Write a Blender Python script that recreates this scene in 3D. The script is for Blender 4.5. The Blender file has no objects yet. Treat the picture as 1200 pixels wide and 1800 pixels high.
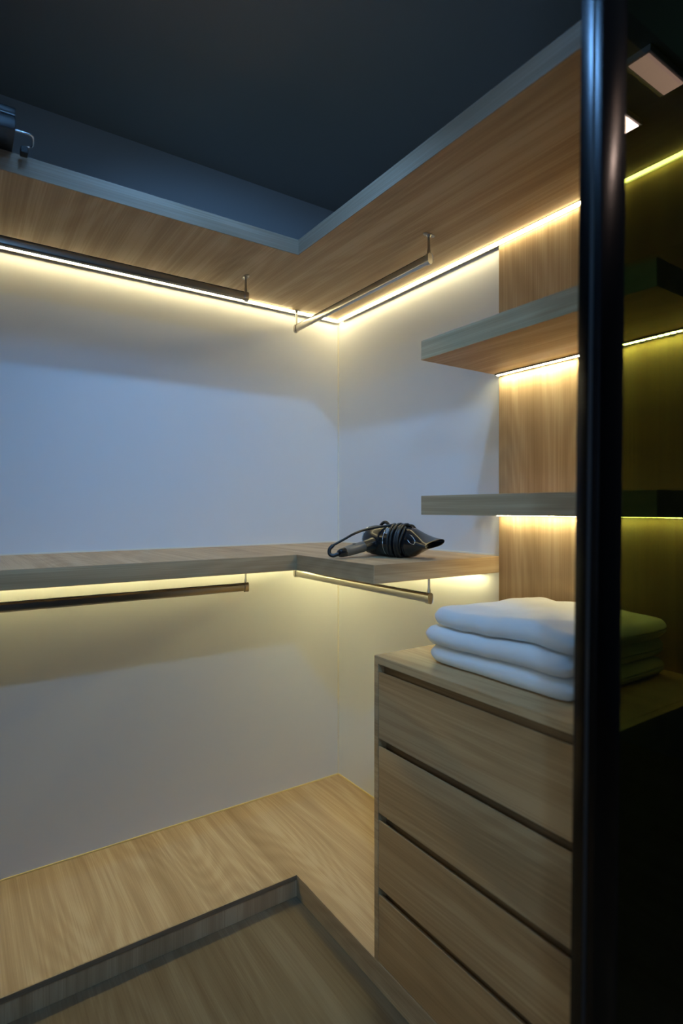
import bpy, bmesh, math, random
from mathutils import Vector, Matrix, noise
random.seed(7)
S = bpy.context.scene
COL = S.collection
R = math.radians

# ------------------------------------------------------------------ camera
HEAD = R(34.3)                       # camera heading, clockwise from +y
EYE = Vector((-1.538, -2.280, 1.359))
FWD = Vector((math.sin(HEAD), math.cos(HEAD), 0))
RGT = Vector((math.cos(HEAD), -math.sin(HEAD), 0))
cam = bpy.data.cameras.new('camera')
cam.lens = 20.0
cam.sensor_width = 36.0
cam.sensor_fit = 'AUTO'
cam.shift_y = -6.5 / 1800
cam.clip_start = 0.02
cam.dof.use_dof = True
cam.dof.focus_distance = 1.95
cam.dof.aperture_fstop = 1.8
cam_o = bpy.data.objects.new('camera', cam)
cam_o.location = EYE
cam_o.rotation_euler = (R(90), 0, -HEAD)
COL.objects.link(cam_o)
S.camera = cam_o

# ------------------------------------------------------------------ world, exposure
w = bpy.data.worlds.new('world')
S.world = w
w.use_nodes = True
bg = w.node_tree.nodes['Background']
bg.inputs['Color'].default_value = (0.42, 0.65, 1.0, 1)
bg.inputs['Strength'].default_value = 6.0      # cool frontal fill, enters through the added unseen window
S.view_settings.view_transform = 'Standard'
S.view_settings.look = 'None'
S.view_settings.exposure = 0.0
S.view_settings.gamma = 1.0
S.view_settings.use_curve_mapping = False

# light levels (the fixtures that carry them are built further down)
LED_TOP = ((1.0, 0.86, 0.49), 31.0)
LED_BENCH = ((1.0, 0.92, 0.45), 52.0)
LED_FLOAT, FLOAT_LOW = ((1.0, 0.92, 0.56), 125.0), ((1.0, 0.92, 0.56), 66.0)
DOWN_COL, DOWN_W, DOWN2_W = (0.20, 0.50, 1.0), 48.0, 98.0
S.cycles.max_bounces = 12
S.cycles.diffuse_bounces = 7
PANEL_COL, PANEL_STR = (1.0, 0.62, 0.46), 1.7
COOL_STR = 60.0
por = bpy.data.lights.new('fill_portal', 'AREA')     # sampling portal in the added fill window
por.shape = 'RECTANGLE'; por.size = 1.2; por.size_y = 1.3
por.cycles.is_portal = True
por_o = bpy.data.objects.new('fill_portal', por)
por_o.location = (-2.60, -3.10, 1.65)
por_o.rotation_euler = (R(90), 0, R(-90))
COL.objects.link(por_o)

# ------------------------------------------------------------------ materials
def new_mat(name):
    m = bpy.data.materials.new(name)
    m.use_nodes = True
    nt = m.node_tree
    return m, nt, nt.nodes['Principled BSDF']

def plain(name, col, rough=0.5, metal=0.0, bump=0.0, bscale=200.0, var=0.0, spec=0.5, coat=0.0, sheen=0.0):
    m, nt, b = new_mat(name)
    b.inputs['Base Color'].default_value = (*col, 1)
    b.inputs['Roughness'].default_value = rough
    b.inputs['Metallic'].default_value = metal
    b.inputs['Specular IOR Level'].default_value = spec
    b.inputs['Coat Weight'].default_value = coat
    b.inputs['Sheen Weight'].default_value = sheen
    if bump or var:
        tc = nt.nodes.new('ShaderNodeTexCoord')
        n = nt.nodes.new('ShaderNodeTexNoise')
        n.inputs['Scale'].default_value = bscale
        n.inputs['Detail'].default_value = 5
        nt.links.new(tc.outputs['Object'], n.inputs['Vector'])
        if bump:
            bp = nt.nodes.new('ShaderNodeBump')
            bp.inputs['Strength'].default_value = bump
            bp.inputs['Distance'].default_value = 0.002
            nt.links.new(n.outputs['Fac'], bp.inputs['Height'])
            nt.links.new(bp.outputs['Normal'], b.inputs['Normal'])
        if var:
            r = nt.nodes.new('ShaderNodeValToRGB')
            r.color_ramp.elements[0].position = 0.3
            r.color_ramp.elements[1].position = 0.7
            r.color_ramp.elements[0].color = (*[c * (1 - var) for c in col], 1)
            r.color_ramp.elements[1].color = (*[min(1, c * (1 + var)) for c in col], 1)
            nt.links.new(n.outputs['Fac'], r.inputs['Fac'])
            nt.links.new(r.outputs['Color'], b.inputs['Base Color'])
    return m

def wood(name, axis, seed, tint=(1, 1, 1), rough=0.52, streak=1.0):
    """pale oak laminate, grain along one object axis"""
    m, nt, b = new_mat(name)
    N, L = nt.nodes, nt.links
    tc = N.new('ShaderNodeTexCoord')
    def mapped(along, across, off):
        mp = N.new('ShaderNodeMapping')
        mp.inputs['Scale'].default_value = [along if i == axis else across for i in range(3)]
        mp.inputs['Location'].default_value = (off, off * 1.7, off * 0.6)
        L.new(tc.outputs['Object'], mp.inputs['Vector'])
        return mp
    broad = N.new('ShaderNodeTexNoise')          # wide tonal bands
    broad.inputs['Scale'].default_value = 1.0
    broad.inputs['Detail'].default_value = 3
    L.new(mapped(0.45, 16.0, seed).outputs[0], broad.inputs['Vector'])
    fig = N.new('ShaderNodeTexNoise')            # cathedral figure, warped lines
    fig.inputs['Scale'].default_value = 1.0
    fig.inputs['Detail'].default_value = 1.0
    L.new(mapped(0.55, 4.0, seed + 3.1).outputs[0], fig.inputs['Vector'])
    mul = N.new('ShaderNodeMath'); mul.operation = 'MULTIPLY'; mul.inputs[1].default_value = 130.0
    L.new(fig.outputs['Fac'], mul.inputs[0])
    sn = N.new('ShaderNodeMath'); sn.operation = 'SINE'
    L.new(mul.outputs[0], sn.inputs[0])
    fine = N.new('ShaderNodeTexNoise')           # pores
    fine.inputs['Scale'].default_value = 1.0
    fine.inputs['Detail'].default_value = 5
    fine.inputs['Roughness'].default_value = 0.6
    L.new(mapped(2.6, 260.0, seed + 7.7).outputs[0], fine.inputs['Vector'])
    # combine
    a1 = N.new('ShaderNodeMath'); a1.operation = 'MULTIPLY_ADD'
    a1.inputs[1].default_value = 0.050 * streak
    L.new(sn.outputs[0], a1.inputs[0]); L.new(broad.outputs['Fac'], a1.inputs[2])
    f2 = N.new('ShaderNodeMath'); f2.operation = 'MULTIPLY_ADD'
    f2.inputs[1].default_value = 0.68 * streak
    L.new(fine.outputs['Fac'], f2.inputs[0]); L.new(a1.outputs[0], f2.inputs[2])
    rp = N.new('ShaderNodeValToRGB')
    e = rp.color_ramp.elements
    e[0].position = 0.46; e[1].position = 1.22
    e[0].color = (0.330 * tint[0], 0.205 * tint[1], 0.100 * tint[2], 1)
    e[1].color = (0.560 * tint[0], 0.405 * tint[1], 0.235 * tint[2], 1)
    mid = e.new(0.84); mid.color = (0.470 * tint[0], 0.322 * tint[1], 0.175 * tint[2], 1)
    L.new(f2.outputs[0], rp.inputs['Fac'])
    L.new(rp.outputs['Color'], b.inputs['Base Color'])
    bp = N.new('ShaderNodeBump')
    bp.inputs['Strength'].default_value = 0.12
    bp.inputs['Distance'].default_value = 0.0008
    L.new(fine.outputs['Fac'], bp.inputs['Height'])
    L.new(bp.outputs['Normal'], b.inputs['Normal'])
    b.inputs['Roughness'].default_value = rough
    b.inputs['Specular IOR Level'].default_value = 0.2
    return m

def emit(name, col, strength):
    m = bpy.data.materials.new(name)
    m.use_nodes = True
    nt = m.node_tree
    nt.nodes.clear()
    e = nt.nodes.new('ShaderNodeEmission')
    e.inputs['Color'].default_value = (*col, 1)
    e.inputs['Strength'].default_value = strength
    o = nt.nodes.new('ShaderNodeOutputMaterial')
    nt.links.new(e.outputs[0], o.inputs['Surface'])
    return m

def tinted_glass(name, col, rough=0.0):
    m = bpy.data.materials.new(name)
    m.use_nodes = True
    nt = m.node_tree
    nt.nodes.clear()
    t = nt.nodes.new('ShaderNodeBsdfTransparent'); t.inputs['Color'].default_value = (*col, 1)
    g = nt.nodes.new('ShaderNodeBsdfGlossy'); g.inputs['Roughness'].default_value = rough
    lw = nt.nodes.new('ShaderNodeLayerWeight'); lw.inputs['Blend'].default_value = 0.5
    pw = nt.nodes.new('ShaderNodeMath'); pw.operation = 'POWER'; pw.inputs[1].default_value = 5.0
    f = nt.nodes.new('ShaderNodeMath'); f.operation = 'MULTIPLY_ADD'
    f.inputs[1].default_value = 0.96; f.inputs[2].default_value = 0.04
    nt.links.new(lw.outputs['Facing'], pw.inputs[0]); nt.links.new(pw.outputs[0], f.inputs[0])
    mx = nt.nodes.new('ShaderNodeMixShader')
    o = nt.nodes.new('ShaderNodeOutputMaterial')
    nt.links.new(f.outputs[0], mx.inputs[0])
    nt.links.new(t.outputs[0], mx.inputs[1])
    nt.links.new(g.outputs[0], mx.inputs[2])
    nt.links.new(mx.outputs[0], o.inputs['Surface'])
    return m

M = {
    'wall': plain('white_wall_panel', (0.70, 0.70, 0.70), 0.62, bump=0.05, bscale=350),
    'paint': plain('dark_paint', (0.36, 0.36, 0.37), 0.8, bump=0.1, bscale=300),
    'ceil': plain('dark_ceiling_paint', (0.26, 0.255, 0.26), 0.85, bump=0.1, bscale=300),
    'outer': plain('outer_room_paint', (0.045, 0.045, 0.05), 0.8),
    'bead': plain('cream_sealant', (0.76, 0.58, 0.24), 0.6),
    'bead_pale': plain('pale_sealant', (0.78, 0.74, 0.62), 0.6),
    'wood_y': wood('oak_grain_lengthwise', 1, 1.3),
    'wood_y2': wood('oak_platform', 1, 5.9, streak=1.0),
    'wood_floor': wood('oak_floor', 1, 11.2, tint=(0.36, 0.38, 0.41), rough=0.42),
    'wood_x': wood('oak_grain_sideways', 0, 8.4),
    'wood_z': wood('oak_grain_upright', 2, 2.2),
    'wood_d': [wood('oak_drawer_%d' % i, 1, 20.0 + 4.7 * i, tint=(1.0, 0.87, 0.70)) for i in range(4)],
    'edge_x': wood('oak_edge_sideways', 0, 41.0, tint=(0.56, 0.58, 0.72)),
    'edge_y': wood('oak_edge_lengthwise', 1, 44.0, tint=(0.56, 0.58, 0.72)),
    'nosing': wood('oak_nosing', 0, 47.0, tint=(0.45, 0.45, 0.48)),
    'carcass': wood('oak_carcass', 1, 31.0, tint=(0.98, 0.90, 0.76)),
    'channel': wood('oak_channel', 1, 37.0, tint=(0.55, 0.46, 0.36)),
    'alu': plain('aluminium_profile', (0.30, 0.29, 0.27), 0.45, 1.0),
    'chrome': plain('satin_nickel', (0.50, 0.475, 0.43), 0.28, 1.0),
    'bright': plain('polished_chrome', (0.85, 0.86, 0.88), 0.25, 1.0),
    'rubber': plain('black_rubber', (0.015, 0.015, 0.016), 0.6),
    'frame': plain('black_anodised_frame', (0.075, 0.075, 0.080), 0.24, 1.0),
    'glass': tinted_glass('smoked_green_glass', (0.35, 0.40, 0.21)),
    'glass_edge': tinted_glass('clear_seal', (0.60, 0.62, 0.52), 0.2),
    'towel': plain('white_terry', (0.86, 0.85, 0.82), 0.95, bump=0.9, bscale=700, sheen=0.3, spec=0.1),
    'black': plain('black_gloss_plastic', (0.010, 0.010, 0.011), 0.22, coat=0.3),
    'cord': plain('black_cord', (0.012, 0.012, 0.012), 0.32),
    'grip': plain('grey_soft_grip', (0.105, 0.100, 0.088), 0.36),
    'case': plain('black_case_vinyl', (0.012, 0.013, 0.016), 0.32, bump=0.2, bscale=500),
    'clear': tinted_glass('clear_glass', (0.97, 0.98, 0.97)),
    'white': plain('white_trim', (0.7, 0.7, 0.7), 0.5),
    'led_top': emit('led_upper', *LED_TOP),
    'led_bench': emit('led_bench', *LED_BENCH),
    'led_float': emit('led_floating', *LED_FLOAT),
    'led_float_low': emit('led_floating_low', *FLOAT_LOW),
    'lens': emit('downlight_lens', DOWN_COL, 6.0),
    'panel': emit('warm_panel', PANEL_COL, PANEL_STR),
    'panel2': emit('warm_square_lamp', (1.0, 0.72, 0.58), 36.0),
    'cool': emit('cool_panel', DOWN_COL, COOL_STR),
}

# ------------------------------------------------------------------ helpers
def bx(bm, x0, x1, y0, y1, z0, z1, bev=0.0):
    t = bmesh.new()
    bmesh.ops.create_cube(t, size=1.0)
    for v in t.verts:
        v.co = ((x0 + x1) / 2 + v.co.x * (x1 - x0), (y0 + y1) / 2 + v.co.y * (y1 - y0), (z0 + z1) / 2 + v.co.z * (z1 - z0))
    if bev:
        bmesh.ops.bevel(t, geom=t.edges[:], offset=bev, segments=2, affect='EDGES', profile=0.5)
    merge(bm, t)
    return bm

def merge(bm, t):
    me = bpy.data.meshes.new('tmp')
    t.to_mesh(me); t.free()
    bm.from_mesh(me)
    bpy.data.meshes.remove(me)

def prism(bm, poly, z0, z1):
    """closed polygon in xy (ccw) raised from z0 to z1"""
    lo = [bm.verts.new((x, y, z0)) for x, y in poly]
    hi = [bm.verts.new((x, y, z1)) for x, y in poly]
    n = len(poly)
    bm.faces.new(lo[::-1]); bm.faces.new(hi)
    for i in range(n):
        bm.faces.new((lo[i], lo[(i + 1) % n], hi[(i + 1) % n], hi[i]))
    return bm

def frames(pts):
    """parallel-transport frames along a polyline"""
    pts = [Vector(p) for p in pts]
    T = []
    for i in range(len(pts)):
        a = pts[max(0, i - 1)]; b = pts[min(len(pts) - 1, i + 1)]
        T.append((b - a).normalized())
    up = Vector((0, 0, 1)) if abs(T[0].z) < 0.9 else Vector((1, 0, 0))
    n = (up - T[0] * up.dot(T[0])).normalized()
    out = []
    for i, t in enumerate(T):
        n = (n - t * n.dot(t)).normalized()
        out.append((pts[i], t, n, t.cross(n)))
    return out

def tube(bm, pts, rad, seg=12, caps=True):
    rs = rad if isinstance(rad, (list, tuple)) else [rad] * len(pts)
    rings = []
    for (p, t, n, b), r in zip(frames(pts), rs):
        rings.append([bm.verts.new(p + (n * math.cos(2 * math.pi * k / seg) + b * math.sin(2 * math.pi * k / seg)) * r) for k in range(seg)])
    for a, c in zip(rings, rings[1:]):
        for k in range(seg):
            bm.faces.new((a[k], a[(k + 1) % seg], c[(k + 1) % seg], c[k]))
    if caps:
        bm.faces.new(rings[0][::-1]); bm.faces.new(rings[-1])
    return bm

def smooth_path(pts, n=8):
    """Catmull-Rom through the points"""
    P = [Vector(p) for p in pts]
    P = [P[0] * 2 - P[1]] + P + [P[-1] * 2 - P[-2]]
    out = []
    for i in range(1, len(P) - 2):
        for k in range(n):
            t = k / n
            a, b, c, d = P[i - 1], P[i], P[i + 1], P[i + 2]
            out.append(0.5 * ((2 * b) + (c - a) * t + (2 * a - 5 * b + 4 * c - d) * t * t + (3 * b - a - 3 * c + d) * t ** 3))
    out.append(P[-2])
    return out

def loft(bm, rings, cap0=True, cap1=True):
    V = [[bm.verts.new(p) for p in r] for r in rings]
    n = len(V[0])
    for a, c in zip(V, V[1:]):
        for k in range(n):
            bm.faces.new((a[k], a[(k + 1) % n], c[(k + 1) % n], c[k]))
    if cap0: bm.faces.new(V[0][::-1])
    if cap1: bm.faces.new(V[-1])
    return bm

def obj(name, bm, mat, parent=None, smooth=None, base=None):
    bmesh.ops.recalc_face_normals(bm, faces=bm.faces[:])
    me = bpy.data.meshes.new(name)
    off = base if base is not None else (parent.matrix_basis.translation if parent else None)
    if parent and parent.get('_base'):
        off = Vector(parent['_base'])
    if off is not None:
        bmesh.ops.translate(bm, verts=bm.verts[:], vec=-Vector(off))
    bm.to_mesh(me); bm.free()
    o = bpy.data.objects.new(name, me)
    COL.objects.link(o)
    me.materials.append(mat)
    if smooth:
        for p in me.polygons: p.use_smooth = True
        if smooth is not True:
            me.set_sharp_from_angle(angle=R(smooth))
    if parent:
        o.parent = parent
    elif base is not None:
        o.location = base
    return o

def thing(name, label, cat, loc, group=None):
    o = bpy.data.objects.new(name, None)
    o.empty_display_size = 0.1
    COL.objects.link(o)
    o.location = loc
    o['label'] = label; o['category'] = cat
    if group: o['group'] = group
    return o

def struct(name, bm, mat, label=None, parent=None, base=None):
    o = obj(name, bm, mat, parent, base=base)
    o['kind'] = 'structure'
    if label: o['label'] = label
    return o

def sub(name, bm, mat, parent, base, smooth=None):
    """a part of a part: mesh given in the thing's world frame"""
    o = obj(name, bm, mat, None, smooth, base=base)
    o.location = (0, 0, 0)
    o.parent = parent
    return o

NB = bmesh.new
# ------------------------------------------------------------------ main measures (metres)
PLAT = 0.075                  # top of the raised platform
DEP = 0.545                   # depth of platform, bench and upper shelf
XL = -2.55                    # left wall
YC = -0.99                    # end of the bench, start of the drawer unit
YE = -1.69                    # end of drawer unit and shelves
BT, BB = EYE.z - 0.1625, EYE.z - 0.2170   # bench top and underside
UB, UT = EYE.z + 0.898, EYE.z + 0.952     # upper shelf underside and top
CEIL = EYE.z + 1.426
CT = EYE.z - 0.419            # drawer unit top
ROOM_Y, ROOM_X = -4.3, 1.7    # outer room behind the camera

# ------------------------------------------------------------------ the setting
struct('floor', bx(NB(), XL - .1, ROOM_X, ROOM_Y, 0.1, -0.06, 0.0), M['wood_floor'], 'pale oak laminate floor of the closet')
struct('ceiling', bx(NB(), XL - .1, ROOM_X, ROOM_Y, 0.1, CEIL, CEIL + 0.08), M['ceil'], 'dark painted ceiling')
wb = struct('wall_back', bx(NB(), XL - .1, 0.1, 0.0, 0.1, 0.0, UT - 0.02), M['wall'], 'white wall behind the long hanging rods')
struct('upper_band', bx(NB(), XL - .1, 0.1, 0.0, 0.1, UT - 0.02, CEIL), M['paint'], parent=wb)
wr = struct('wall_right', bx(NB(), 0.0, 0.1, -1.74, 0.0, 0.0, UT - 0.02), M['wall'], 'white wall behind the short hanging rods')
struct('upper_band', bx(NB(), 0.0, 0.1, -1.74, 0.0, UT - 0.02, CEIL), M['paint'], parent=wr)
WY0, WY1, WZ0, WZ1 = -3.70, -2.50, 1.00, 2.30  # opening of the window added for fill light, out of view
bm = NB()
bx(bm, XL - .1, XL, ROOM_Y, WY0, 0.0, CEIL); bx(bm, XL - .1, XL, WY1, 0.0, 0.0, CEIL)
bx(bm, XL - .1, XL, WY0, WY1, 0.0, WZ0); bx(bm, XL - .1, XL, WY0, WY1, WZ1, CEIL)
struct('wall_left', bm, M['outer'], 'left wall outside the view')
bm = NB()
for y0, y1 in ((WY0, WY0 + .05), (WY1 - .05, WY1), ((WY0 + WY1) / 2 - .02, (WY0 + WY1) / 2 + .02)):
    bx(bm, XL - .08, XL - .03, y0, y1, WZ0, WZ1)
bx(bm, XL - .08, XL - .03, WY0 + .05, WY1 - .05, WZ0, WZ0 + .05); bx(bm, XL - .08, XL - .03, WY0 + .05, WY1 - .05, WZ1 - .05, WZ1)
wn = struct('fill_window', bm, M['outer'], 'added window out of view, letting in cool fill light')
for y0, y1 in ((WY0 + .05, (WY0 + WY1) / 2 - .02), ((WY0 + WY1) / 2 + .02, WY1 - .05)):
    obj('pane', bx(NB(), XL - .058, XL - .054, y0, y1, WZ0 + .05, WZ1 - .05), M['clear'], wn)
struct('wall_front', bx(NB(), 0.0, ROOM_X, -1.86, -1.74, 0.0, CEIL), M['outer'], 'wall beside the glass door')
struct('wall_side', bx(NB(), ROOM_X, ROOM_X + .1, ROOM_Y, -1.74, 0.0, CEIL), M['outer'], 'far wall of the outer room')
struct('wall_rear', bx(NB(), XL - .1, ROOM_X + .1, ROOM_Y - .1, ROOM_Y, 0.0, CEIL), M['outer'], 'wall behind the camera')
# sealant beads along the platform, the bench and the corner
bd = 0.005
struct('trim_1', bx(NB(), XL, 0, -bd, 0, PLAT, PLAT + bd), M['bead'], 'thin cream bead between back wall and platform')
struct('trim_2', bx(NB(), -bd, 0, YC, -bd, PLAT, PLAT + bd), M['bead'], 'thin cream bead between right wall and platform')
struct('trim_3', bx(NB(), -bd, 0, -bd, 0, PLAT + bd, BB), M['bead_pale'], 'thin cream bead up the corner below the bench')
struct('trim_4', bx(NB(), -bd, 0, -bd, 0, BT, UB - 0.025), M['bead_pale'], 'thin cream bead up the corner above the bench')
struct('trim_5', bx(NB(), XL, -bd, -bd, 0, BT, BT + bd), M['bead_pale'], 'thin cream bead between back wall and bench top')
struct('trim_6', bx(NB(), -bd, 0, YC, -bd, BT, BT + bd), M['bead_pale'], 'thin cream bead between right wall and bench top')

# ------------------------------------------------------------------ platform, bench, upper shelf
def ell(x_in, y_in, y_end, inset=0.0):
    """L outline against back and right wall, ccw"""
    return [(XL, y_in + inset), (-x_in + inset, y_in + inset), (-x_in + inset, y_end), (0, y_end), (0, 0), (XL, 0)]

def ell_shelf(name, label, cat, z0, z1, yend, mat, riser_mat, side_mat, th=0.003, DEP=DEP):
    t = thing(name, label, cat, (-0.3, -0.3, z0))
    obj('board', prism(NB(), ell(DEP, -DEP, yend, th), z0, z1), mat, t)
    bm = NB(); bx(bm, XL, -DEP + th, -DEP, -DEP + th, z0, z1, 0.0008)
    obj('edge_band', bm, riser_mat, t)
    bm = NB(); bx(bm, -DEP, -DEP + th, yend, -DEP, z0, z1, 0.0008)
    obj('edge_band', bm, side_mat, t)
    return t
ell_shelf('raised_platform', 'low L-shaped oak platform along the floor', 'platform', 0.0, PLAT, YE, M['wood_y2'], M['wood_z'], M['wood_y'])
tp = bpy.data.objects['raised_platform']
obj('nosing', bx(NB(), XL, -DEP - .0005, -DEP - .0015, -DEP - .0001, PLAT - .016, PLAT, .0004), M['nosing'], tp)
tb = ell_shelf('bench_shelf', 'L-shaped oak shelf at waist height carrying the hair dryer', 'shelf', BB, BT, YC + 0.003, M['wood_y'], M['wood_x'], M['wood_y'])
obj('edge_band', bx(NB(), -DEP, -0.001, YC, YC + 0.003, BB, BT, 0.0008), M['wood_x'], tb)
ell_shelf('upper_shelf', 'L-shaped oak shelf high under the dark ceiling', 'shelf', UB, UT, YE, M['wood_y'], M['edge_x'], M['edge_y'], DEP=0.528)

# ------------------------------------------------------------------ wooden wall panel and floating shelves
pnl = obj('wall_cladding', bx(NB(), -0.014, -0.0005, YE, YC, CT, UB - 0.001, 0.0008), M['wood_z'], base=(0, -1.34, CT))
pnl['label'] = 'upright-grained oak panel on the wall above the drawers'; pnl['category'] = 'panel'

FD = -0.366
def floating(zb, zt, label):
    t = thing('floating_shelf', label, 'shelf', (-0.19, -1.34, zb), 'floating shelves over the drawer unit')
    e = 0.003
    obj('board', bx(NB(), FD + e, -0.0145, YE, YC - e, zb, zt), M['wood_y'], t)
    obj('edge_band', bx(NB(), FD, FD + e, YE, YC, zb, zt, 0.0008), M['wood_y2'], t)
    obj('edge_band', bx(NB(), FD + e, -0.0145, YC - e, YC, zb, zt, 0.0008), M['wood_x'], t)
    return t
F1B, F1T = EYE.z + 0.449, EYE.z + 0.5075
F2B, F2T = EYE.z - 0.0195, EYE.z + 0.038
floating(F1B, F1T, 'higher of the two short floating oak shelves')
floating(F2B, F2T, 'lower of the two short floating oak shelves, at eye level')

# ------------------------------------------------------------------ LED strips
def corner_led(label, along, a0, a1, z, mat):
    """flush aluminium channel under a shelf near the wall: a lip on the wall side, an opal diffuser"""
    t = thing('led_strip_light', label, 'strip light', ((a0 + a1) / 2, 0, z) if along == 'x' else (0, (a0 + a1) / 2, z), 'LED channels under the long shelves')
    def ext(sec):
        rings = []
        for a in (a0, a1):
            rings.append([Vector((a, -d, z - h)) if along == 'x' else Vector((-d, a, z - h)) for d, h in sec])
        return loft(NB(), rings)
    g = 0.0004
    obj('profile', ext([(.012, g), (.030, g), (.030, .0016), (.0155, .0016), (.0155, .0095), (.012, .0095)]), M['alu'], t)
    obj('diffuser', ext([(.0165, .0018), (.0285, .0018), (.0285, .0040), (.0270, .0060), (.0180, .0060), (.0165, .0050)]), mat, t)
    return t
corner_led('warm LED strip under the upper shelf on the back wall', 'x', XL + .02, -0.012, UB, M['led_top'])
corner_led('warm LED strip under the upper shelf on the right wall', 'y', YE + .02, -0.0405, UB, M['led_top'])
corner_led('yellowish LED strip under the waist-high shelf on the back wall', 'x', XL + .02, -0.012, BB, M['led_bench'])
corner_led('yellowish LED strip under the waist-high shelf on the right wall', 'y', YC + .065, -0.0405, BB, M['led_bench'])

def chip_led(label, zb, mat):
    t = thing('led_tape_light', label, 'strip light', (-0.03, -1.34, zb), 'LED tapes under the floating shelves')
    x0, x1 = -0.040, -0.0265
    obj('tape', bx(NB(), x0, x1, YE + .004, YC - .006, zb - 0.0022, zb - 0.0002), M['white'], t)
    bm = NB()
    bx(bm, x1 + .0002, x1 + .0014, YE + .004, YC - .006, zb - 0.0052, zb - 0.0002)
    bx(bm, x0 - .0014, x0 - .0002, YE + .004, YC - .006, zb - 0.0046, zb - 0.0002)
    obj('profile', bm, M['alu'], t)  # side lips added to keep diode light off the panel and underside
    bm = NB()
    y = YC - .010
    while y - 0.011 > YE + .006:
        bx(bm, x0 + .002, x1 - .002, y - 0.0105, y, zb - 0.0058, zb - 0.0022, 0.0012)
        y -= 0.0155
    o = obj('diodes', bm, mat, t)
    o['kind'] = 'stuff'
    return t
chip_led('dotted LED tape under the higher floating shelf', F1B, M['led_float'])
chip_led('dotted LED tape under the lower floating shelf', F2B, M['led_float_low'])

# ------------------------------------------------------------------ hanging rods
def oval(c, along, hw, hh, n=20):
    """stadium-like oval section, taller than wide"""
    pts = []
    m = n // 2
    for top in (1, -1):
        for k in range(m):
            a = math.pi * k / (m - 1)
            u, v = hw * math.cos(a) * top, top * ((hh - hw) + hw * math.sin(a))
            pts.append(Vector((c[0], c[1] + u, c[2] + v)) if along == 'x' else Vector((c[0] + u, c[1], c[2] + v)))
    return pts

def hanging_rod(label, along, fixed, a0, a1, ztop, drop):
    """oval wardrobe rail hung from the shelf above by a bracket at each end"""
    P = (lambda a, z: Vector((a, fixed, z))) if along == 'x' else (lambda a, z: Vector((fixed, a, z)))
    zc = ztop - drop
    t = thing('hanging_rod', label, 'clothes rod', P((a0 + a1) / 2, zc), 'oval clothes rods')
    sgn = 1 if a1 > a0 else -1
    hw, hh = 0.0085, 0.0155
    obj('rail', loft(NB(), [oval(P(a0 + sgn * .004, zc), along, hw, hh), oval(P(a1 - sgn * .004, zc), along, hw, hh)]), M['chrome'], t, 35)
    bm = NB()
    q0, q1 = P(a0 + sgn * .01, zc), P(a1 - sgn * .01, zc)
    lo, hi = (min(q0.x, q1.x), max(q0.x, q1.x)), (min(q0.y, q1.y), max(q0.y, q1.y))
    if along == 'x': bx(bm, lo[0], lo[1], fixed - .004, fixed + .004, zc + hh - .001, zc + hh + .0015)
    else: bx(bm, fixed - .004, fixed + .004, hi[0], hi[1], zc + hh - .001, zc + hh + .0015)
    obj('rubber_insert', bm, M['rubber'], t)
    for a, s in ((a0, 1), (a1, -1)):
        s *= sgn
        bm = NB()
        # cup round the rail end
        loft(bm, [oval(P(a - s * .002, zc), along, hw + .0015, hh + .002), oval(P(a - s * .0035, zc), along, hw + .003, hh + .0035),
                  oval(P(a + s * .012, zc), along, hw + .003, hh + .0035), oval(P(a + s * .012, zc), along, hw + .0005, hh + .0005)])
        # stem, pinched at the cup
        st = a + s * .005
        tube(bm, [P(st, zc + hh), P(st, zc + hh + .012), P(st, zc + hh + .018), P(st, ztop - .004)], [.0058, .0058, .0042, .0042], 12)
        tube(bm, [P(st, ztop - .010), P(st, ztop - .003)], [.0050, .0085], 16)
        br = obj('bracket', bm, M['chrome'], t, 35)
        # flange with two screw heads
        bm = NB()
        c = P(st, ztop)
        pts = []
        for k in range(28):
            th = 2 * math.pi * k / 28
            u, v = .024 * math.cos(th), .0105 * math.sin(th)
            pts.append((c.x + (v if along == 'x' else u), c.y + (u if along == 'x' else v)))
        prism(bm, pts, ztop - .003, ztop - .0003)
        for du in (-.016, .016):
            cc = Vector((c.x, c.y + du, 0)) if along == 'x' else Vector((c.x + du, c.y, 0))
            tube(bm, [(cc.x, cc.y, ztop - .0045), (cc.x, cc.y, ztop - .002)], [.0026, .0036], 10)
        sub('flange', bm, M['chrome'], br, t.location, 35)
    return t
hanging_rod('metal clothes rod under the upper shelf along the back wall', 'x', -0.25, -0.597, -2.30, UB, 0.078)
hanging_rod('metal clothes rod under the upper shelf along the right wall', 'y', -0.25, -0.024, -0.905, UB, 0.081)
hanging_rod('metal clothes rod under the waist-high shelf along the back wall', 'x', -0.25, -0.597, -2.30, BB, 0.088)
hanging_rod('metal clothes rod under the waist-high shelf along the right wall', 'y', -0.25, -0.024, -0.905, BB, 0.078)

# ------------------------------------------------------------------ drawer unit
t = thing('drawer_unit', 'oak chest of four handleless drawers standing on the platform', 'drawers', (-0.27, -1.34, PLAT))
sp = 0.018
obj('side_panel', bx(NB(), -DEP, -0.001, YC - sp, YC, PLAT, CT - 0.0005, 0.0008), M['carcass'], t)
obj('side_panel', bx(NB(), -DEP, -0.001, YE, YE + sp, PLAT, CT - 0.0005, 0.0008), M['carcass'], t)
obj('top_panel', bx(NB(), -DEP, -0.0145, YE + sp, YC - sp, CT - 0.022, CT, 0.0008), M['carcass'], t)
obj('back_panel', bx(NB(), -0.012, -0.002, YE + sp, YC - sp, PLAT, CT - 0.022), M['carcass'], t)
obj('upper_rail', bx(NB(), -DEP + 0.022, -DEP + 0.040, YE + sp, YC - sp, CT - 0.09, CT - 0.022), M['channel'], t)
z = CT - 0.022 - 0.021
dh, ch = 0.1905, 0.0215
dh = (z - PLAT - 0.003 - 3 * ch) / 4
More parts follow.
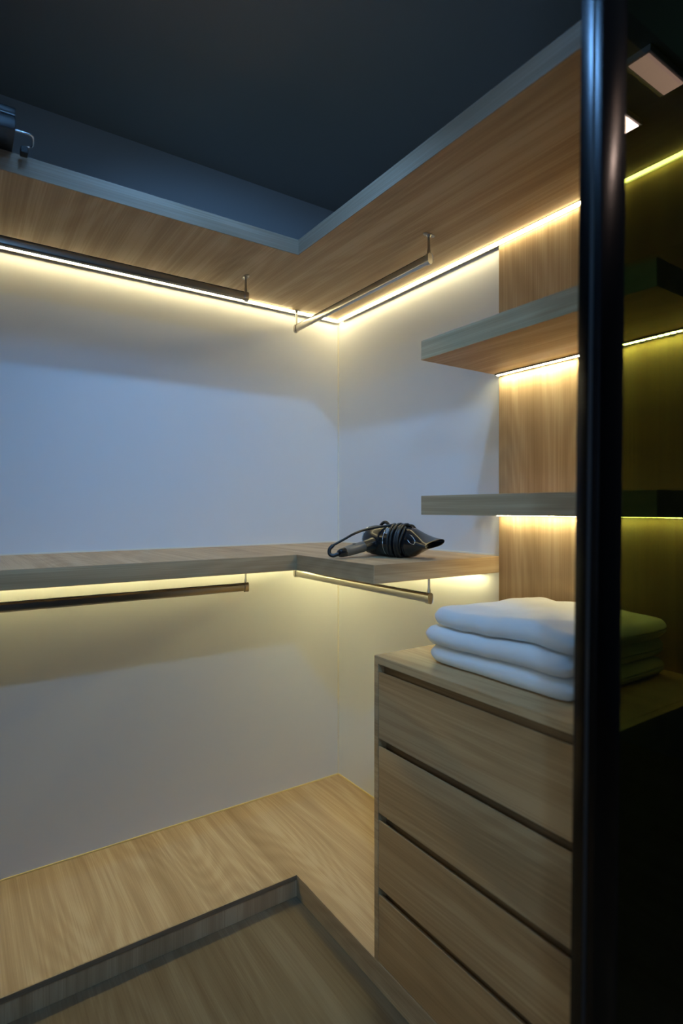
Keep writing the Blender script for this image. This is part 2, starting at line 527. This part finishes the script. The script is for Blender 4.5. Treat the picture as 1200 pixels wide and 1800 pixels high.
for i in range(4):
    z0, z1 = z - dh, z
    bm = NB()
    # front with its top edge sloped back as a finger grip
    y0, y1 = YE + sp + .0015, YC - sp - .0015
    sec = [(-DEP + .001, z0), (-DEP + .020, z0), (-DEP + .020, z1 - .010), (-DEP + .004, z1), (-DEP + .001, z1)]
    loft(bm, [[Vector((x, y, zz)) for x, zz in sec] for y in (y0, y1)])
    f = obj('drawer_front', bm, M['wood_d'][i], t)
    bm = NB()
    bx(bm, -DEP + .0205, -0.06, y0 + .012, y0 + .024, z0 + .012, z1 - .035)
    bx(bm, -DEP + .0205, -0.06, y1 - .024, y1 - .012, z0 + .012, z1 - .035)
    bx(bm, -0.06, -0.048, y0 + .012, y1 - .012, z0 + .012, z1 - .035)
    sub('drawer_box', bm, M['carcass'], f, t.location)
    if i:
        obj('finger_channel', bx(NB(), -DEP + .030, -DEP + .046, YE + sp, YC - sp, z1 - .030, z1 + ch + .004), M['channel'], t)
    z = z0 - ch

# ------------------------------------------------------------------ towels
def towel(label, z0, h, xf, xb, yl, yr, seed, mat, lay):
    """bath towel folded over to two thick layers, the fold to the front"""
    t = thing('folded_towel', label, 'towel', ((xf + xb) / 2, (yl + yr) / 2, z0), 'stack of folded white towels')
    n_y, n_s = 34, 11
    th = h / 2 - 0.001
    base = Vector(t.location)
    def wave(x, y):
        return 0.017 * noise.noise(Vector((x * 4 + 3.3, y * 6.0 + 1.7, 0.4))) + 0.010 * noise.noise(Vector((x * 11, y * 15, 2.2)))
    bm = NB()
    grid = []
    for j in range(n_y + 1):
        s = j / n_y
        y = yl + (yr - yl) * s
        ed = min(s, 1 - s) * abs(yr - yl)                 # distance to the nearer end
        rnd = 0.022 if s < 0.5 else 0.009
        k = 1.0 if ed > rnd else math.sqrt(max(0.0, 1 - (1 - ed / rnd) ** 2)) * 0.80 + 0.20
        ins = 0.0 if ed > .05 else 0.016 * (1 - ed / .05) ** 2
        xf_j = xf + ins + 0.006 * noise.noise(Vector((y * 7, seed * 2.1, 0)))
        zc = h / 2
        outer, inner = [], []
        # bottom layer from back to front, round the fold, top layer to the back
        L = xb - xf_j - h / 2
        for i in range(n_s + 1):
            x = xb - L * i / n_s
            outer.append((x, zc - h / 2 * k)); inner.append((x, zc - 0.0012 * k))
        for i in range(1, 8):
            a = math.pi * i / 8
            outer.append((xf_j + h / 2 - h / 2 * math.sin(a), zc - h / 2 * k * math.cos(a)))
            inner.append((xf_j + h / 2 - 0.003 * math.sin(a), zc - 0.0012 * k * math.cos(a)))
        for i in range(n_s + 1):
            x = xb - L * (n_s - i) / n_s
            outer.append((x, zc + h / 2 * k)); inner.append((x, zc + 0.0012 * k))
        def pt(x, zz):
            up = zz / h
            return Vector((x, y, z0 + zz + wave(x, y) * (lay + up) / 3))
        grid.append(([bm.verts.new(pt(*p)) for p in outer], [bm.verts.new(pt(*p)) for p in inner]))
    m = len(grid[0][0])
    for (o0, i0), (o1, i1) in zip(grid, grid[1:]):
        for q in range(m - 1):
            bm.faces.new((o0[q], o0[q + 1], o1[q + 1], o1[q]))
            bm.faces.new((i0[q + 1], i0[q], i1[q], i1[q + 1]))
        bm.faces.new((o0[0], o1[0], i1[0], i0[0]))
        bm.faces.new((o0[-1], i0[-1], i1[-1], o1[-1]))
    for (o, i) in (grid[0], grid[-1]):
        for q in range(m - 1):
            bm.faces.new((o[q], i[q], i[q + 1], o[q + 1]))
    b = obj('cloth', bm, mat, t, True)
    sb = b.modifiers.new('soft', 'SUBSURF'); sb.levels = 1; sb.render_levels = 2
    # woven hem along the open end of the top layer
    bm = NB()
    tube(bm, [Vector((xb - .004, yl + (yr - yl) * q / 16, z0 + h * .78 + wave(xb, yl + (yr - yl) * q / 16) * (lay + .78) / 3)) for q in range(1, 16)], .004, 8)
    obj('hem', bm, mat, t, True)
    return t
towel('bottom white towel of the folded stack on the drawers', CT + 0.0006, 0.047, -0.466, -0.060, -1.118, -1.560, 1.1, M['towel'], 0)
towel('middle white towel of the folded stack on the drawers', CT + 0.0500, 0.048, -0.474, -0.055, -1.105, -1.556, 2.7, M['towel'], 1)
towel('top white towel of the folded stack on the drawers', CT + 0.1005, 0.050, -0.462, -0.058, -1.128, -1.565, 4.2, M['towel'], 2)

# ------------------------------------------------------------------ hair dryer
O = Vector((-0.330, -0.738, BT))
dry = thing('hair_dryer', 'black hair dryer lying on the waist-high shelf with its cord wound round', 'hair dryer', O)
UP = Vector((0, 0, 1))
def dl(u, v, z):              # u to the right, v towards the viewer, z up
    return O + RGT * u - FWD * v + UP * z
YAW = R(40)
AX = (RGT * math.cos(YAW) - FWD * math.sin(YAW) - UP * 0.02).normalized()
SD = (AX.cross(UP)).normalized()          # sideways, horizontal
if SD.dot(FWD) > 0: SD = -SD              # keep it on the viewer's side
AUP = SD.cross(AX)
if AUP.z < 0: AUP = -AUP
AXC = O + UP * 0.0535                      # a point of the barrel axis
def cyl_pt(a, r, ang):
    return AXC + AX * a + (SD * math.cos(ang) + AUP * math.sin(ang)) * r
def ring(a, r, n=36):
    return [cyl_pt(a, r, 2 * math.pi * k / n) for k in range(n)]
prof = [(-.052, .024), (-.050, .031), (-.044, .040), (-.034, .0465), (-.018, .0505), (.005, .0520), (.045, .0520), (.090, .0505), (.120, .0485), (.136, .0460), (.140, .0435)]
body = obj('barrel', loft(NB(), [ring(a, r) for a, r in prof]), M['black'], dry, 40)
# rear grille: rings and a hub
bm = NB()
for r in (.010, .016, .022):
    pts = [cyl_pt(-.053, r, 2 * math.pi * k / 24) for k in range(25)]
    tube(bm, pts, .0012, 6)
sub('grille', bm, M['grip'], body, dry.location, True)
# bright rings standing in for reflection lines on the barrel
for a, r in ((.052, .0524), (-.036, .0462)):
    bm = NB(); tube(bm, [cyl_pt(a, r, 2 * math.pi * k / 36) for k in range(37)], .0011, 6)
    sub('glint_ring', bm, M['bright'], body, dry.location, True)
# concentrator nozzle: circle to wide slit
rings = []
for a, hwid, hhei in ((.126, .0475, .0475), (.134, .0482, .0482), (.146, .0475, .0455), (.162, .0462, .036), (.180, .0480, .0260), (.200, .0550, .0165), (.220, .0620, .0115), (.2205, .0600, .0095), (.200, .0520, .0125), (.185, .045, .014)):
    tw = R(-6)
    rr = []
    for k in range(36):
        th = 2 * math.pi * k / 36
        c, s = hwid * math.cos(th), hhei * math.sin(th)
        q = max(0.0, min(1.0, (a - .14) / .06))
        c2 = hwid * math.copysign(abs(math.cos(th)) ** (1 - .35 * q), math.cos(th))
        rr.append(AXC + AX * a + SD * (c2 * math.cos(tw) - s * math.sin(tw)) + AUP * (s * math.cos(tw) + c2 * math.sin(tw)))
    rings.append(rr)
noz = obj('nozzle', loft(NB(), rings), M['black'], dry, 40)
bm = NB()   # silver oval outline on the nozzle flank
cc = []
for k in range(29):
    th = 2 * math.pi * k / 28
    a = .158 + .017 * math.cos(th)
    ang = R(22) + R(15) * math.sin(th) - R(10) * math.cos(th)
    q = max(0.0, min(1.0, (a - .140) / .060))
    ry = .0482 - .026 * q ** 1.2 if a > .14 else .0482
    cc.append(AXC + AX * a + SD * (.0475 * math.cos(ang)) + AUP * ((ry + .0015) * math.sin(ang) + .0475 * math.cos(ang) * math.sin(R(-6))))
tube(bm, cc, .0010, 6)
sub('oval_mark', bm, M['bright'], noz, dry.location, True)
# handle: from the barrel to the front left, resting on the shelf
hs, he = dl(-.012, .030, .046), dl(-.138, .124, .0165)
hd = (he - hs)
def hp(s, dz=0): return hs + hd * s + UP * dz
def oval_ring(c, t, wu, wv, n=20):
    t = t.normalized(); sdir = t.cross(UP).normalized(); udir = sdir.cross(t)
    return [c + sdir * (wu * math.cos(2 * math.pi * k / n)) + udir * (wv * math.sin(2 * math.pi * k / n)) for k in range(n)]
def handle_piece(name, segs, mat):
    return obj(name, loft(NB(), [oval_ring(hp(s), hd, a, b) for s, a, b in segs]), mat, dry, 45)
handle_piece('collar', [(-.05, .024, .024), (.12, .0235, .0225), (.20, .0205, .0195), (.34, .0185, .0178), (.36, .0180, .0172)], M['black'])
handle_piece('handle', [(.345, .0175, .0165), (.36, .0188, .0178), (.55, .0190, .0180), (.75, .0182, .0170), (.845, .0172, .0160), (.85, .016, .015)], M['grip'])
handle_piece('end_cap', [(.845, .0168, .0157), (.93, .0158, .0148), (.985, .0130, .0120), (1.0, .008, .0075)], M['black'])
bm = NB(); bx(bm, -.0055, .0055, -.0028, .0028, 0, .002, .001)
rot = Matrix.Translation(hp(.60) + Vector((0, 0, .0172)) - FWD * .006) @ Matrix.Rotation(math.atan2(hd.y, hd.x), 4, 'Z')
bmesh.ops.transform(bm, matrix=rot, verts=bm.verts[:])
obj('switch', bm, M['rubber'], dry)
# hanging bump on top of the barrel
bm = NB(); tube(bm, smooth_path([cyl_pt(-.002, .048, R(100)), cyl_pt(.010, .060, R(98)), cyl_pt(.026, .0615, R(96)), cyl_pt(.042, .048, R(94))], 5), .0055, 10)
obj('hook', bm, M['black'], dry, True)
# cord: relief at the handle end, loop up, along the barrel, then wound round it
end = hp(1.0)
relief = smooth_path([end, dl(-.155, .128, .0105), dl(-.167, .126, .016), dl(-.167, .124, .031), dl(-.156, .120, .043)], 6)
bm = NB(); tube(bm, relief, [.0062] * len(relief), 10)
obj('strain_relief', bm, M['cord'], dry, True)
path = smooth_path([dl(-.156, .120, .043), dl(-.122, .107, .061), dl(-.088, .092, .079), dl(-.048, .066, .092), cyl_pt(.040, .0560, R(62)), cyl_pt(.066, .0565, R(80))], 8)
helix = []
loops = 6
for k in range(loops * 24 + 1):
    s = k / 24
    ph = s % 1
    a = .068 + .0092 * s * 0.95 + .004 * math.sin(s * 2.3) + .005 * math.sin(2 * math.pi * s + 1.0)
    r = .0560 + .0032 * (0.5 + 0.5 * math.sin(s * 3.9 + .7))
    ang = R(80) - 2 * math.pi * s
    p = cyl_pt(a, r, ang)
    p.z = max(p.z, BT + .0042)
    helix.append(p)
bm = NB(); tube(bm, path[:-1] + helix, .0040, 8)
obj('cord', bm, M['cord'], dry, True)
bm = NB(); tube(bm, smooth_path([cyl_pt(.118, .052, R(70)), cyl_pt(.126, .056, R(45)), cyl_pt(.122, .056, R(0)), cyl_pt(.116, .054, R(-40))], 8), .0040, 8)
obj('cord_tail', bm, M['cord'], dry, True)
bm = NB(); bx(bm, -.006, .006, -.004, .004, -.010, .010, .0015)
bmesh.ops.transform(bm, matrix=Matrix.Translation(cyl_pt(.070, .0625, R(35))) @ Matrix.Rotation(-HEAD, 4, 'Z') @ Matrix.Rotation(R(15), 4, 'Y'), verts=bm.verts[:])
obj('cord_clip', bm, M['bright'], dry)

# ------------------------------------------------------------------ flat black case on the upper shelf
c = thing('flat_case', 'flat black case lying over the edge of the upper shelf', 'case', (-1.60, -0.45, UT))
cx0, cx1, cy0, cy1 = -1.86, -1.408, -0.633, -0.26
obj('lower_shell', bx(NB(), cx0, cx1, cy0, cy1, UT + .0005, UT + .036, .003), M['case'], c, 40)
obj('lid', bx(NB(), cx0, cx1, cy0 - .003, cy1, UT + .0375, UT + .056, .003), M['case'], c, 40)
obj('seam_strip', bx(NB(), cx0 + .002, cx1 - .002, cy0 - .002, cy1 - .002, UT + .0355, UT + .038), M['grip'], c)
bm = NB(); tube(bm, smooth_path([(-1.412, -.628, UT + .004), (-1.380, -.629, UT + .004), (-1.369, -.622, UT + .004), (-1.366, -.600, UT + .004), (-1.365, -.582, UT + .004), (-1.368, -.572, UT + .004), (-1.374, -.569, UT + .004), (-1.383, -.567, UT + .003)], 6), .0024, 8)
wl = obj('wire_loop', bm, M['bright'], c, True)
sub('foot', bx(NB(), -1.392, -1.374, -.574, -.5475, UT - .016, UT + .002, .002), M['rubber'], wl, c.location)

# ------------------------------------------------------------------ smoked glass door
DX0, DX1 = -0.752, -0.015
DF, DB = -1.800, -1.762
LEAN = R(1.1)
d = bpy.data.objects.new('door_1', None)
COL.objects.link(d)
d.empty_display_size = 0.1
d.location = (DX0, DF, 1.359)
d['kind'] = 'structure'
d['label'] = 'smoked glass door with a slim black metal frame'
DZ0, DZ1 = 0.012, CEIL - 0.02
def stile(x0, x1):
    bm = NB()
    bx(bm, x0, x1, DF, DB, DZ0, DZ1, 0.0025)
    return bm
obj('stile', stile(DX0, DX0 + .066), M['frame'], d, 40)
obj('stile', stile(DX1 - .040, DX1), M['frame'], d, 40)
obj('rail', bx(NB(), DX0 + .066, DX1 - .040, DF, DB, DZ1 - .05, DZ1, .002), M['frame'], d, 40)
obj('rail', bx(NB(), DX0 + .066, DX1 - .040, DF, DB, DZ0, DZ0 + .06, .002), M['frame'], d, 40)
obj('edge_groove', bx(NB(), DX0 - .0012, DX0 + .0005, -1.788, -1.783, DZ0 + .01, DZ1 - .01), M['rubber'], d)
obj('glass_pane', bx(NB(), DX0 + .066, DX1 - .040, -1.7845, -1.7785, DZ0 + .06, DZ1 - .05), M['glass'], d)
d.rotation_euler = (0, LEAN, 0)

# ------------------------------------------------------------------ lamps outside the view
def downlight(label, x, y, watt, aim, cone, soft):
    t = thing('ceiling_downlight', label, 'downlight', (x, y, CEIL), 'cool ceiling downlights')
    def circ(r, h): return [Vector((x + r * math.cos(2 * math.pi * k / 32), y + r * math.sin(2 * math.pi * k / 32), CEIL - h)) for k in range(32)]
    obj('bezel', loft(NB(), [circ(r, h) for r, h in ((.028, .0005), (.045, .0005), (.045, .004), (.040, .006), (.030, .004))], False, False), M['white'], t, 40)
    obj('lens', loft(NB(), [circ(.0275, .0005), circ(.0275, .003)]), M['lens'], t)
    sl = bpy.data.lights.new('downlight_beam', 'SPOT')
    sl.energy = watt; sl.color = DOWN_COL; sl.spot_size = R(cone); sl.spot_blend = 1.0; sl.shadow_soft_size = soft
    so = bpy.data.objects.new('downlight_beam', sl); COL.objects.link(so); so.location = (x, y, CEIL - .012)
    so.rotation_euler = (Vector(aim) - so.location).to_track_quat('-Z', 'Y').to_euler()
downlight('small round cool downlight in the closet ceiling', -1.03, -1.21, DOWN_W, (-0.36, 0.0, 1.33), 104, 0.026)
downlight('small round cool downlight above the closet entrance', -1.75, -2.74, DOWN2_W, (-0.66, 0.0, 0.62), 66, 0.05)

def panel_light(label, px, py, hx, hy, mat):
    t = thing('ceiling_panel_light', label, 'ceiling light', (px, py, CEIL), 'ceiling panel lights')
    obj('casing', bx(NB(), px - hx - .01, px + hx + .01, py - hy - .01, py + hy + .01, CEIL - .02, CEIL - .0005, .002), M['white'], t)
    obj('diffuser', bx(NB(), px - hx, px + hx, py - hy, py + hy, CEIL - .023, CEIL - .0203), mat, t)
panel_light('warm oblong ceiling light of the outer room, mirrored in the glass door', 0.345, -2.237, .11, .032, M['panel'])
panel_light('warm square ceiling light of the outer room', 0.49, -2.45, .05, .05, M['panel2'])
panel_light('cool oblong ceiling light over the closet floor', -1.33, -1.41, .09, .09, M['cool'])
for o in list(bpy.data.objects):
    if '_base' in o: del o['_base']
